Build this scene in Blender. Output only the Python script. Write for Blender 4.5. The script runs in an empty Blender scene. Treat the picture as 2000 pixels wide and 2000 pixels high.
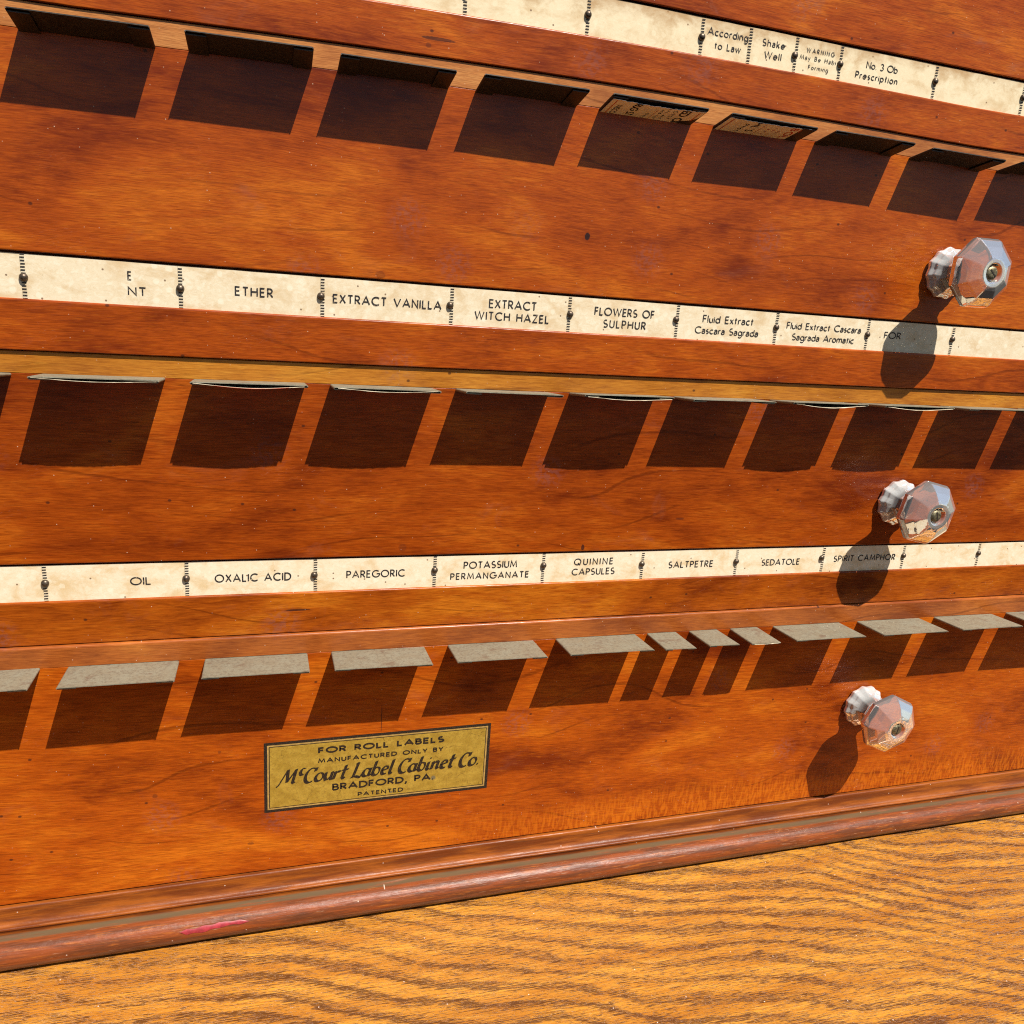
import bpy, math, random
from mathutils import Matrix, Vector

random.seed(7)
MM = 0.001
scene = bpy.context.scene
COL = scene.collection

# ---------------------------------------------------------------- camera
cam_d = bpy.data.cameras.new("camera")
cam = bpy.data.objects.new("camera", cam_d)
COL.objects.link(cam)
right = Vector((0.9556397713, -0.2861046814, 0.0699767137))
fwd = Vector((0.2943658515, 0.9196136306, -0.2601144286))
up = Vector((0.0100684153, 0.2691744479, 0.9630388069))
M = Matrix.Identity(4)
for i in range(3):
    M[i][0], M[i][1], M[i][2] = right[i], up[i], -fwd[i]
M[0][3], M[1][3], M[2][3] = 27.51 * MM, -323.81 * MM, 30.05 * MM
cam.matrix_world = M
cam_d.sensor_fit = 'HORIZONTAL'
cam_d.sensor_width = 36.0
cam_d.lens = 36.0 * 1580.49 / 2000.0
cam_d.clip_start = 0.01
cam_d.clip_end = 100.0
scene.camera = cam

# ---------------------------------------------------------------- sky and sun
SUN = Vector((-0.516, 1.0, -1.80)).normalized()          # the way the sunlight travels
elev = math.asin(-SUN.z)
azim = math.atan2(-SUN.x, -SUN.y)
world = bpy.data.worlds.new("World")
scene.world = world
world.use_nodes = True
wn = world.node_tree
wn.nodes.clear()
sky = wn.nodes.new('ShaderNodeTexSky')
sky.sky_type = 'NISHITA'
sky.sun_disc = False
sky.sun_elevation = elev
sky.sun_rotation = azim
bg = wn.nodes.new('ShaderNodeBackground')
bg.inputs['Strength'].default_value = 0.05
wo = wn.nodes.new('ShaderNodeOutputWorld')
wn.links.new(sky.outputs[0], bg.inputs[0])
wn.links.new(bg.outputs[0], wo.inputs[0])

sun_d = bpy.data.lights.new("sun", 'SUN')
sun_d.energy = 5.0
sun_d.angle = math.radians(0.5)
sun_d.color = (1.0, 0.95, 0.87)
sun = bpy.data.objects.new("sun", sun_d)
sun.rotation_euler = SUN.to_track_quat('-Z', 'Y').to_euler()
sun.location = (0.3, -1.0, 1.8)
COL.objects.link(sun)

scene.view_settings.view_transform = 'Standard'
scene.view_settings.look = 'None'
scene.view_settings.gamma = 1.0
scene.view_settings.use_curve_mapping = False
scene.view_settings.exposure = 0.72
scene.render.engine = 'CYCLES'
scene.cycles.use_denoising = False
scene.cycles.filter_width = 1.1
scene.cycles.caustics_reflective = False
scene.cycles.caustics_refractive = False
scene.cycles.max_bounces = 14
scene.cycles.transmission_bounces = 12
scene.cycles.sample_clamp_indirect = 6.0

# ---------------------------------------------------------------- node helpers
class NT:
    def __init__(self, name):
        self.m = bpy.data.materials.new(name)
        self.m.use_nodes = True
        self.t = self.m.node_tree
        self.t.nodes.clear()
        self.out = self.n('ShaderNodeOutputMaterial')
    def n(self, kind, **kw):
        nd = self.t.nodes.new(kind)
        for k, v in kw.items():
            setattr(nd, k, v)
        return nd
    def put(self, sock, v):
        if isinstance(v, bpy.types.NodeSocket):
            self.t.links.new(v, sock)
        elif isinstance(v, (tuple, list)) and sock.type == 'RGBA' and len(v) == 3:
            sock.default_value = (*v, 1)
        else:
            sock.default_value = v
    def math(self, op, a, b=0.0, c=0.0, clamp=False):
        nd = self.n('ShaderNodeMath', operation=op, use_clamp=clamp)
        self.put(nd.inputs[0], a); self.put(nd.inputs[1], b)
        if op in ('MULTIPLY_ADD', 'SMOOTH_MIN', 'COMPARE', 'WRAP'):
            self.put(nd.inputs[2], c)
        return nd.outputs[0]
    def add(self, a, b): return self.math('ADD', a, b)
    def sub(self, a, b): return self.math('SUBTRACT', a, b)
    def mul(self, a, b): return self.math('MULTIPLY', a, b)
    def smooth(self, v, lo, hi, a=0.0, b=1.0):
        nd = self.n('ShaderNodeMapRange', interpolation_type='SMOOTHSTEP')
        self.put(nd.inputs['Value'], v)
        self.put(nd.inputs['From Min'], lo); self.put(nd.inputs['From Max'], hi)
        self.put(nd.inputs['To Min'], a); self.put(nd.inputs['To Max'], b)
        return nd.outputs[0]
    def coords(self, scale=(1000, 1000, 1000), offset=(0, 0, 0), rand=False):
        tc = self.n('ShaderNodeTexCoord')
        mp = self.n('ShaderNodeMapping')
        self.t.links.new(tc.outputs['Object'], mp.inputs['Vector'])
        mp.inputs['Scale'].default_value = scale
        mp.inputs['Location'].default_value = offset
        o = mp.outputs[0]
        if rand:
            oi = self.n('ShaderNodeObjectInfo')
            r = self.mul(oi.outputs['Random'], 531.0)
            va = self.n('ShaderNodeVectorMath', operation='ADD')
            cb = self.n('ShaderNodeCombineXYZ')
            self.put(cb.inputs[0], r); self.put(cb.inputs[1], self.mul(r, 0.37)); self.put(cb.inputs[2], self.mul(r, 0.71))
            self.t.links.new(o, va.inputs[0]); self.t.links.new(cb.outputs[0], va.inputs[1])
            o = va.outputs[0]
        return o
    def sep(self, v):
        nd = self.n('ShaderNodeSeparateXYZ'); self.put(nd.inputs[0], v)
        return nd.outputs
    def comb(self, x, y, z):
        nd = self.n('ShaderNodeCombineXYZ')
        for s, v in zip(nd.inputs, (x, y, z)): self.put(s, v)
        return nd.outputs[0]
    def vscale(self, v, s):
        nd = self.n('ShaderNodeVectorMath', operation='MULTIPLY')
        self.put(nd.inputs[0], v); nd.inputs[1].default_value = s
        return nd.outputs[0]
    def noise(self, v, s=(1, 1, 1), detail=3.0, rough=0.55, dist=0.0):
        nd = self.n('ShaderNodeTexNoise')
        self.put(nd.inputs['Vector'], self.vscale(v, s) if s != (1, 1, 1) else v)
        nd.inputs['Scale'].default_value = 1.0
        nd.inputs['Detail'].default_value = detail
        nd.inputs['Roughness'].default_value = rough
        nd.inputs['Distortion'].default_value = dist
        return nd.outputs['Fac'] if 'Fac' in nd.outputs else nd.outputs[0]
    def voro2(self, x, y, scale):
        nd = self.n('ShaderNodeTexVoronoi', voronoi_dimensions='2D')
        self.put(nd.inputs['Vector'], self.comb(x, y, 0.0))
        nd.inputs['Scale'].default_value = scale
        return nd.outputs['Distance'], nd.outputs['Color']
    def mix(self, f, a, b, mode='MIX'):
        nd = self.n('ShaderNodeMix', data_type='RGBA', blend_type=mode)
        self.put(nd.inputs[0], f); self.put(nd.inputs[6], a); self.put(nd.inputs[7], b)
        return nd.outputs[2]
    def bump(self, h, strength=0.2, dist=0.0003):
        nd = self.n('ShaderNodeBump')
        nd.inputs['Strength'].default_value = strength
        nd.inputs['Distance'].default_value = dist
        self.put(nd.inputs['Height'], h)
        return nd.outputs[0]
    def principled(self, **kw):
        nd = self.n('ShaderNodeBsdfPrincipled')
        for k, v in kw.items():
            self.put(nd.inputs[k.replace('_', ' ')], v)
        self.t.links.new(nd.outputs[0], self.out.inputs[0])
        return nd


def wood(name, dark, mid, light, seed=0.0, marks=(), contrast=1.0, rough=0.3, hazy=0.25, slope=0.0, curl=0.0):
    """old varnished cherry: horizontal grain in x, flecks, blotches, dust and small dents"""
    t = NT(name)
    v0 = t.coords()
    x, y, z = t.sep(v0)
    zz = t.add(t.add(z, t.mul(x, slope)), t.mul(y, 0.6))
    v = t.comb(t.add(x, seed * 137.0), t.mul(y, 0.6), t.add(zz, seed * 91.0))
    warp = t.noise(v, (0.011, 0.01, 0.02), 2, 0.5)
    xs, ys, zs = t.sep(v)
    zw = t.add(zs, t.mul(t.sub(warp, 0.5), 6.5))
    zg = t.add(zs, t.mul(t.sub(t.noise(v, (0.0085, 0.01, 0.013), 1, 0.4), 0.5), 62.0))
    vw = t.comb(xs, ys, zw)
    blotch = t.noise(v, (0.012, 0.02, 0.022), 3, 0.5, 0.9)
    fig = t.noise(vw, (0.026, 0.2, 0.085), 5, 0.66, 0.5)
    fleck = t.noise(vw, (0.11, 0.8, 1.0), 4, 0.66)
    fib = t.noise(vw, (0.13, 2.0, 3.2), 3, 0.6)
    pore = t.noise(vw, (0.22, 2.4, 4.6), 1, 0.5)
    f = t.add(t.add(t.mul(blotch, 1.0 * contrast), t.mul(fig, 0.72 * contrast)), t.mul(fleck, 0.48))
    f = t.sub(f, 0.5 * (1.72 * contrast + 0.48) - 0.5)
    c = t.mix(t.smooth(f, 0.20, 0.56), dark, mid)
    c = t.mix(t.smooth(f, 0.50, 0.84), c, light)
    # growth lines
    ph = t.math('SINE', t.mul(t.add(zg, t.mul(t.sub(fleck, 0.5), 1.6)), 0.45))
    gl = t.smooth(ph, 0.965, 1.0)
    gl = t.mul(gl, t.smooth(t.noise(v, (0.012, 0.03, 0.04), 2), 0.44, 0.62))
    c = t.mix(t.mul(gl, 0.5), c, (dark[0] * 0.4, dark[1] * 0.35, dark[2] * 0.3))
    # fine fibre and dark pores
    c = t.mix(t.smooth(fib, 0.40, 0.66, 0.0, 0.46), c, (dark[0] * 0.75, dark[1] * 0.6, dark[2] * 0.55))
    c = t.mix(t.smooth(pore, 0.62, 0.74, 0.0, 0.42), c, (dark[0] * 0.35, dark[1] * 0.28, dark[2] * 0.28))
    c = t.mix(t.smooth(t.noise(vw, (0.16, 1.9, 2.5), 3, 0.6), 0.53, 0.76, 0.0, 0.20), c, (min(1, light[0] * 1.25), light[1] * 1.45, light[2] * 1.6))
    if curl:      # curly figure across the grain in patches
        cw = t.noise(v, (0.75, 0.1, 0.16), 2, 0.5, 0.5)
        place = t.mul(t.smooth(t.add(z, t.mul(warp, 14.0)), -196.0, -216.0), t.smooth(x, 60.0, 190.0))
        cm = t.mul(place, t.smooth(cw, 0.4, 0.62))
        c = t.mix(t.mul(cm, curl), c, (light[0] * 1.1, light[1] * 1.15, light[2]))
    # worn, bloomed patches in the varnish
    bl = t.mul(t.smooth(t.noise(v, (0.035, 0.05, 0.06), 5, 0.7, 0.8), 0.56, 0.82), hazy)
    c = t.mix(bl, c, (0.22, 0.075, 0.045))
    d2, dc = t.voro2(x, z, 0.020)
    sm = t.mul(t.smooth(d2, 0.20, 0.05), t.smooth(t.noise(v, (0.5, 0.5, 0.6), 3, 0.6), 0.42, 0.6))
    sm = t.mul(sm, t.smooth(t.sep(dc)[0], 0.55, 0.6))
    c = t.mix(t.mul(sm, 0.22), c, (0.15, 0.08, 0.085))
    # dark dents with their own places
    d3, dc3 = t.voro2(t.add(x, 11.0 + seed * 5), t.mul(z, 1.3), 0.030)
    dent = t.mul(t.smooth(d3, 0.028, 0.012), t.math('GREATER_THAN', t.sep(dc3)[1], 0.55))
    c = t.mix(t.mul(dent, 0.75), c, (0.03, 0.010, 0.006))
    for (mx, mz, rx, rz, k) in marks:
        dx = t.math('DIVIDE', t.sub(x, mx), rx)
        dz = t.math('DIVIDE', t.sub(z, mz), rz)
        dd = t.add(t.mul(dx, dx), t.mul(dz, dz))
        mk = t.smooth(t.add(dd, t.mul(t.sub(t.noise(v0, (0.9, 0.9, 0.9), 2), 0.5), 0.9)), 1.0, 0.5)
        c = t.mix(t.mul(mk, k), c, (0.018, 0.008, 0.008))
    # pale dust
    d1, dc1 = t.voro2(t.add(x, seed * 31.0), z, 0.085)
    spk = t.mul(t.smooth(d1, 0.021, 0.010), t.math('GREATER_THAN', t.sep(dc1)[0], 0.82))
    d4, dc4 = t.voro2(t.add(x, seed * 13.0), t.mul(z, 1.1), 0.22)
    spk2 = t.mul(t.smooth(d4, 0.05, 0.02), t.math('GREATER_THAN', t.sep(dc4)[0], 0.91))
    spk = t.math('MAXIMUM', spk, t.mul(spk2, 0.7))
    c = t.mix(t.mul(spk, 0.6), c, (0.60, 0.44, 0.30))
    # hairline scratches
    sn = t.noise(t.comb(t.add(t.mul(x, 0.10), t.mul(z, 0.05)), seed, t.sub(t.mul(z, 0.9), t.mul(x, 0.35))), (1, 1, 1), 1)
    sc = t.mul(t.smooth(t.math('ABSOLUTE', t.sub(sn, 0.5)), 0.006, 0.0), t.smooth(t.noise(v, (0.03, 0.03, 0.05), 2), 0.58, 0.66))
    c = t.mix(t.mul(sc, 0.22), c, (0.42, 0.22, 0.14))
    ro = t.add(t.add(rough, t.mul(bl, 0.7)), t.mul(t.sub(fleck, 0.5), 0.22))
    h = t.add(t.add(t.mul(fib, 0.5), t.mul(pore, -0.5)), t.mul(t.noise(v, (0.25, 0.3, 0.35), 3), 1.6))
    h = t.add(h, t.mul(spk, 0.8))
    t.principled(Base_Color=c, Roughness=ro, Normal=t.bump(h, 0.2, 0.0002), Specular_IOR_Level=0.24)
    return t.m


def moulding_wood(name):
    t = NT(name)
    v = t.coords()
    x, y, z = t.sep(v)
    red = t.noise(v, (0.03, 0.3, 0.3), 4, 0.6)
    stre = t.noise(v, (0.05, 0.9, 0.9), 4, 0.65)
    c = t.mix(t.smooth(red, 0.36, 0.62), (0.12, 0.026, 0.004), (0.25, 0.066, 0.007))
    c = t.mix(t.smooth(stre, 0.5, 0.72, 0, 0.6), c, (0.085, 0.030, 0.012))
    # the roll is rubbed pale and dull red
    roll = t.smooth(z, -238.8, -240.8)
    rub = t.mix(t.smooth(t.noise(v, (0.04, 0.5, 0.5), 4, 0.65), 0.36, 0.64), (0.10, 0.029, 0.010), (0.20, 0.046, 0.010))
    rub = t.mix(t.smooth(t.noise(v, (0.07, 0.7, 0.8), 4, 0.7), 0.54, 0.7, 0, 0.7), rub, (0.34, 0.100, 0.014))
    rub = t.mix(t.smooth(t.noise(v, (0.03, 0.25, 0.35), 5, 0.75), 0.52, 0.66, 0, 0.75), rub, (0.075, 0.024, 0.010))
    rub = t.mix(t.smooth(t.noise(v, (0.11, 0.9, 0.9), 4, 0.7), 0.60, 0.70, 0, 0.6), rub, (0.30, 0.17, 0.10))
    low = t.smooth(z, -246.5, -250.5)
    rub = t.mix(t.mul(low, t.smooth(stre, 0.35, 0.55)), rub, (0.19, 0.105, 0.060))
    c = t.mix(roll, c, rub)
    # dust caked in the quirk
    q = t.smooth(t.math('ABSOLUTE', t.sub(z, -240.0)), 1.15, 0.2)
    q = t.mul(q, t.smooth(y, -7.2, -6.0))
    q = t.mul(q, t.smooth(t.noise(v, (0.05, 0.7, 0.7), 4, 0.65), 0.26, 0.5))
    c = t.mix(t.mul(q, 0.85), c, (0.095, 0.070, 0.038))
    d1, dc1 = t.voro2(x, z, 0.10)
    spk = t.mul(t.smooth(d1, 0.035, 0.015), t.math('GREATER_THAN', t.sep(dc1)[0], 0.7))
    c = t.mix(t.mul(spk, 0.7), c, (0.6, 0.5, 0.4))
    ro = t.add(0.26, t.mul(t.noise(v, (0.1, 0.5, 0.5), 4, 0.7), 0.34))
    ro = t.add(ro, t.mul(q, 0.4))
    h = t.add(t.noise(v, (0.08, 1.2, 1.2), 3), t.mul(t.noise(v, (0.3, 0.4, 0.4), 3), 1.0))
    t.principled(Base_Color=c, Roughness=ro, Normal=t.bump(h, 0.4, 0.0004), Specular_IOR_Level=t.sub(0.28, t.mul(q, 0.26)))
    return t.m


def oak(name):
    t = NT(name)
    v = t.coords()
    x, y, z = t.sep(v)
    yr = t.add(y, t.mul(x, 0.035))
    big = t.noise(t.comb(x, yr, 4.0), (0.012, 0.012, 1), 1, 0.4)
    clear = t.smooth(t.noise(t.comb(x, yr, 55.0), (0.009, 0.020, 1), 2, 0.5), 0.36, 0.56, 0.55, 1.0)
    med = t.noise(t.comb(x, yr, 7.0), (0.022, 0.07, 1), 3, 0.6)
    jag = t.noise(t.comb(x, yr, 3.0), (0.022, 0.75, 1), 4, 0.75)
    bend = t.noise(t.comb(x, yr, 90.0), (0.006, 0.004, 1), 1, 0.4)
    tilt = t.add(t.mul(x, 0.30), t.mul(t.sub(bend, 0.5), 60.0))
    r = t.add(t.add(yr, tilt), t.mul(t.sub(big, 0.5), 34.0))
    r = t.add(r, t.add(t.mul(t.sub(med, 0.5), 9.0), t.mul(t.sub(jag, 0.5), 8.0)))
    ph = t.math('SINE', t.mul(r, 0.62))
    ph2 = t.math('SINE', t.add(t.mul(r, 1.60), 1.0))
    bandr = t.add(t.mul(t.add(ph, 1.0), 0.5 * 0.74), t.mul(t.add(ph2, 1.0), 0.5 * 0.26))
    stk = t.noise(t.comb(x, yr, 61.0), (0.050, 1.5, 1), 4, 0.75)
    band = t.smooth(t.add(t.add(bandr, t.mul(t.sub(jag, 0.5), 0.6)), t.mul(t.sub(stk, 0.5), 1.7)), 0.30, 0.95)
    band = t.mul(band, clear)
    vg = t.comb(x, yr, 0.0)
    p1 = t.noise(vg, (0.13, 2.2, 1), 3, 0.65)
    p2 = t.noise(vg, (0.24, 3.6, 1), 3, 0.6)
    p3 = t.noise(t.comb(x, yr, 20.0), (0.045, 1.0, 1), 5, 0.75)
    tone = t.noise(vg, (0.012, 0.09, 1), 4, 0.6)
    c = t.mix(t.smooth(tone, 0.3, 0.7), (0.37, 0.138, 0.013), (0.54, 0.245, 0.032))
    c = t.mix(t.smooth(p3, 0.42, 0.64, 0, 0.7), c, (0.29, 0.095, 0.009))
    c = t.mix(t.mul(band, 0.38), c, (0.19, 0.054, 0.006))
    th1 = t.sub(0.560, t.mul(band, 0.095))
    pore1 = t.smooth(p1, th1, t.add(th1, 0.07))
    th2 = t.sub(0.575, t.mul(band, 0.12))
    pore2 = t.smooth(p2, th2, t.add(th2, 0.07))
    po = t.math('MAXIMUM', pore1, t.mul(pore2, 0.9))
    c = t.mix(t.mul(po, 0.85), c, (0.050, 0.016, 0.005))
    # medullary flecks, pale
    fl = t.smooth(t.noise(t.comb(x, yr, 40.0), (0.06, 0.9, 1), 2, 0.5), 0.62, 0.75, 0, 0.5)
    c = t.mix(t.mul(fl, t.sub(1.0, band)), c, (0.60, 0.30, 0.06))
    d1, dc1 = t.voro2(x, y, 0.06)
    spk = t.mul(t.smooth(d1, 0.020, 0.010), t.math('GREATER_THAN', t.sep(dc1)[0], 0.7))
    c = t.mix(spk, c, (0.65, 0.5, 0.4))
    h = t.add(t.mul(po, -1.0), t.mul(t.noise(vg, (0.5, 1.6, 1), 3, 0.6), 0.5))
    t.principled(Base_Color=c, Roughness=t.add(0.24, t.mul(t.noise(vg, (0.2, 0.8, 1), 3), 0.2)), Normal=t.bump(h, 0.5, 0.00035))
    return t.m


def paper(name, base, pale, stain, spots=1.0, toned=0.0):
    t = NT(name)
    v = t.coords(rand=True)
    v1 = t.coords()
    n1 = t.noise(v, (0.09, 0.3, 0.13), 5, 0.65, 0.4)
    n2 = t.noise(v, (0.35, 0.3, 0.45), 4, 0.6, 1.2)
    n3 = t.noise(v, (0.14, 0.2, 0.30), 4, 0.6, 1.5)
    c = t.mix(t.smooth(n2, 0.42, 0.72, 0, 0.7 * spots), base, pale)
    c = t.mix(t.smooth(n1, 0.44, 0.70, 0, 0.75), c, stain)
    edge = t.smooth(t.math('ABSOLUTE', t.sub(n3, 0.5)), 0.03, 0.0)
    c = t.mix(t.mul(edge, 0.35 * spots), c, stain)
    x, y, z = t.sep(v)
    d, dc = t.voro2(x, z, 0.24)
    wet = t.mul(t.smooth(t.add(d, t.mul(t.sub(n2, 0.5), 0.5)), 0.30, 0.20), t.math('GREATER_THAN', t.sep(dc)[0], 0.84))
    c = t.mix(t.mul(wet, 0.6 * spots), c, pale)
    d, dc = t.voro2(x, z, 0.10)
    dot = t.mul(t.smooth(d, 0.045, 0.025), t.math('GREATER_THAN', t.sep(dc)[0], 0.62))
    c = t.mix(t.mul(dot, 0.8), c, (0.12, 0.05, 0.02))
    fox = t.smooth(t.noise(v, (0.9, 0.9, 0.9), 3, 0.6), 0.66, 0.8, 0, 0.5)
    c = t.mix(fox, c, (0.38, 0.24, 0.12))
    if toned:      # browning that has crept in from the upper edge of the strip
        xx, yy, z1 = t.sep(v1)
        tb = t.smooth(t.add(z1, t.mul(t.sub(n1, 0.5), 16.0)), 133.0, 142.5, 0, toned)
        c = t.mix(tb, c, (0.36, 0.20, 0.075))
    t.principled(Base_Color=c, Roughness=0.62, Specular_IOR_Level=0.25, Normal=t.bump(n2, 0.1, 0.0002))
    return t.m


def ink(name, col, wear_col, wear=0.5):
    t = NT(name)
    v = t.coords(rand=True)
    n = t.noise(v, (1.1, 1.1, 1.1), 3, 0.6)
    g = t.noise(v, (0.16, 0.2, 0.3), 3, 0.6)
    w = t.mul(t.smooth(n, 0.58, 0.68), t.smooth(g, 0.50, 0.60))
    n2 = t.smooth(t.noise(v, (2.2, 2.2, 2.2), 2, 0.6), 0.45, 0.8, 0, 0.3)
    c = t.mix(n2, col, wear_col)
    c = t.mix(t.mul(w, wear), c, wear_col)
    t.principled(Base_Color=c, Roughness=0.6, Specular_IOR_Level=0.25)
    return t.m


def tin(name):
    t = NT(name)
    v = t.coords(rand=True)
    a = t.noise(v, (0.14, 0.14, 0.14), 5, 0.7)
    b = t.noise(v, (0.7, 0.7, 0.7), 4, 0.7)
    g = t.noise(v, (3.2, 3.2, 3.2), 2, 0.6)
    c = t.mix(t.smooth(a, 0.36, 0.66), (0.265, 0.235, 0.160), (0.285, 0.275, 0.200))
    c = t.mix(t.smooth(b, 0.42, 0.70, 0, 0.75), c, (0.16, 0.125, 0.085))
    c = t.mix(t.smooth(g, 0.54, 0.76, 0, 0.4), c, (0.44, 0.42, 0.32))
    x, y, z = t.sep(t.coords())
    rust = t.mul(t.smooth(t.noise(v, (0.14, 0.14, 0.3), 3, 0.6), 0.56, 0.70), 0.45)
    c = t.mix(rust, c, (0.14, 0.065, 0.040))
    t.principled(Base_Color=c, Metallic=0.45, Roughness=t.add(0.42, t.mul(b, 0.3)), Normal=t.bump(t.add(b, g), 0.25, 0.0002))
    return t.m


def plain(name, col, rough=0.5, metallic=0.0, vary=0.25, sc=0.8):
    t = NT(name)
    v = t.coords(rand=True)
    n = t.noise(v, (sc, sc, sc), 4, 0.65)
    c = t.mix(t.smooth(n, 0.35, 0.7), tuple(k * (1 - vary) for k in col), tuple(min(1, k * (1 + vary)) for k in col))
    t.principled(Base_Color=c, Roughness=t.add(rough - 0.1, t.mul(n, 0.2)), Metallic=metallic)
    return t.m


def gilt(name):
    t = NT(name)
    v = t.coords()
    x, y, z = t.sep(v)
    n = t.noise(v, (0.18, 0.3, 0.22), 4, 0.65)
    g = t.noise(v, (1.4, 1.4, 1.4), 3, 0.65)
    c = t.mix(t.smooth(n, 0.34, 0.66), (0.31, 0.195, 0.024), (0.42, 0.280, 0.042))
    c = t.mix(t.smooth(g, 0.46, 0.72, 0, 0.5), c, (0.19, 0.105, 0.020))
    nd = t.n('ShaderNodeTexVoronoi', voronoi_dimensions='2D', feature='DISTANCE_TO_EDGE')
    wv = t.add(x, t.mul(t.sub(t.noise(v, (0.2, 0.2, 0.2), 3), 0.5), 9.0))
    t.put(nd.inputs['Vector'], t.comb(wv, t.add(t.mul(z, 1.0), t.mul(t.sub(n, 0.5), 6.0)), 0.0))
    nd.inputs['Scale'].default_value = 0.11
    cr = t.mul(t.smooth(nd.outputs['Distance'], 0.016, 0.004), t.smooth(t.noise(v, (0.05, 0.05, 0.07), 2), 0.44, 0.6))
    c = t.mix(t.mul(cr, 0.6), c, (0.07, 0.035, 0.01))
    for (mx, mz, r) in ((102.0, -189.5, 1.4), (82.5, -194.6, 0.8), (56.5, -165.6, 0.6)):
        dx = t.sub(x, mx); dz = t.sub(z, mz)
        dd = t.math('SQRT', t.add(t.mul(dx, dx), t.mul(dz, dz)))
        k = t.smooth(t.add(dd, t.mul(t.sub(g, 0.5), 1.2)), r, r * 0.5)
        c = t.mix(t.mul(k, 0.85), c, (0.12, 0.115, 0.075))
    t.principled(Base_Color=c, Roughness=t.add(0.33, t.mul(g, 0.15)), Metallic=0.2, Normal=t.bump(t.sub(g, cr), 0.12, 0.0002))
    return t.m


CH_D, CH_M, CH_L = (0.140, 0.0175, 0.0015), (0.325, 0.0565, 0.0030), (0.49, 0.121, 0.007)
M_PAN = [wood("cherry_panel_a", CH_D, CH_M, CH_L, 1.0, hazy=0.5),
         wood("cherry_panel_b", CH_D, CH_M, CH_L, 2.3, marks=((154.7, 54.5, 1.3, 1.7, 0.95), (71.5, 33.4, 2.2, 1.6, 0.35), (244, 62, 1.0, 0.8, 0.3))),
         wood("cherry_panel_c", (0.125, 0.0160, 0.0015), (0.285, 0.048, 0.0025), (0.43, 0.100, 0.006), 3.7, hazy=0.3,
              marks=((166.4, -78.9, 0.9, 1.6, 0.8), (84.0, -77.0, 2.0, 1.9, 0.28), (214.0, -66.0, 2.6, 0.6, 0.5))),
         wood("cherry_panel_d", CH_D, (0.355, 0.065, 0.003), (0.52, 0.134, 0.007), 5.1, slope=0.05, curl=0.45,
              marks=((77.2, -156.5, 0.25, 8.0, 0.7), (9.0, -166.0, 0.8, 0.8, 0.4), (-17.0, -184.0, 1.2, 1.2, 0.4), (222.0, -170.0, 0.8, 0.8, 0.6), (21.0, -213.0, 1.6, 0.9, 0.4)))]
M_RAIL = [wood("cherry_rail_a", CH_D, CH_M, CH_L, 7.2, marks=((89.9, 116.8, 7.0, 0.7, 0.7), (86.5, 114.4, 1.2, 1.0, 0.4))),
          wood("cherry_rail_b", CH_D, CH_M, CH_L, 8.4, hazy=0.3),
          wood("cherry_rail_c", (0.135, 0.020, 0.0017), (0.33, 0.067, 0.0034), (0.50, 0.142, 0.008), 9.9, marks=((41.0, -103.2, 6.0, 0.5, 0.8),)),
          None]
M_LEDGE = [wood("cherry_ledge_a", (0.27, 0.095, 0.034), (0.46, 0.19, 0.065), (0.58, 0.28, 0.11), 11.0),
           wood("cherry_ledge_b", (0.25, 0.078, 0.022), (0.43, 0.158, 0.042), (0.55, 0.25, 0.075), 12.5),
           wood("cherry_ledge_c", (0.23, 0.068, 0.008), (0.40, 0.145, 0.015), (0.52, 0.225, 0.028), 14.1),
           wood("cherry_ledge_d", (0.17, 0.038, 0.008), (0.33, 0.088, 0.015), (0.45, 0.145, 0.025), 15.8)]
M_CASE = wood("cherry_case", CH_D, CH_M, CH_L, 17.0)
M_MOULD = moulding_wood("moulding_wood")
M_OAK = oak("oak_surface")
PB, PP, PS = (0.68, 0.57, 0.39), (0.80, 0.73, 0.57), (0.55, 0.385, 0.20)
M_PAPER = [paper("aged_paper_a", (0.71, 0.59, 0.385), (0.80, 0.71, 0.50), PS, 0.5, toned=0.75), paper("aged_paper_b", PB, PP, PS, 0.7), paper("aged_paper_c", (0.71, 0.60, 0.42), PP, (0.57, 0.39, 0.18), 0.6)]
M_INK = ink("black_ink", (0.012, 0.012, 0.016), (0.42, 0.33, 0.22), 0.9)
M_TIN = tin("dull_tin")
M_TIN_SHADE = plain("shaded_tin", (0.030, 0.021, 0.013), 0.6, 0.2, 0.5, 0.8)  # shade under and inside the chutes and in screw slots, painted as colour
M_NAIL = plain("dark_nail", (0.115, 0.085, 0.060), 0.42, 0.75, 0.4, 1.2)
M_SCREW = plain("old_screw", (0.20, 0.17, 0.10), 0.5, 0.8, 0.4, 1.0)
M_GILT = gilt("gilt_transfer")
M_BLACKP = ink("black_paint", (0.013, 0.009, 0.007), (0.20, 0.11, 0.03), 0.4)
M_GILT2 = plain("pale_gilt", (0.40, 0.26, 0.075), 0.4, 0.2, 0.2, 0.6)
M_ROLL = plain("label_stock", (0.90, 0.90, 0.84), 0.65, 0.0, 0.06, 0.15)
M_CREAM = plain("cream_stock", (0.58, 0.49, 0.34), 0.65, 0.0, 0.2, 0.4)
M_TORN = plain("torn_edge", (0.86, 0.80, 0.68), 0.8, 0.0, 0.1, 1.0)
M_RED = ink("red_ink", (0.50, 0.045, 0.020), (0.7, 0.45, 0.3), 0.4)
M_ORANGE = ink("orange_ink", (0.60, 0.13, 0.02), (0.7, 0.45, 0.3), 0.4)
M_SMEAR = plain("crimson_wax", (0.27, 0.022, 0.030), 0.45, 0.0, 0.2, 0.4)
g = NT("clear_glass")
gy = g.sep(g.coords())[1]
gn = g.noise(g.coords(rand=True), (0.16, 0.16, 0.16), 2, 0.5)
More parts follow.
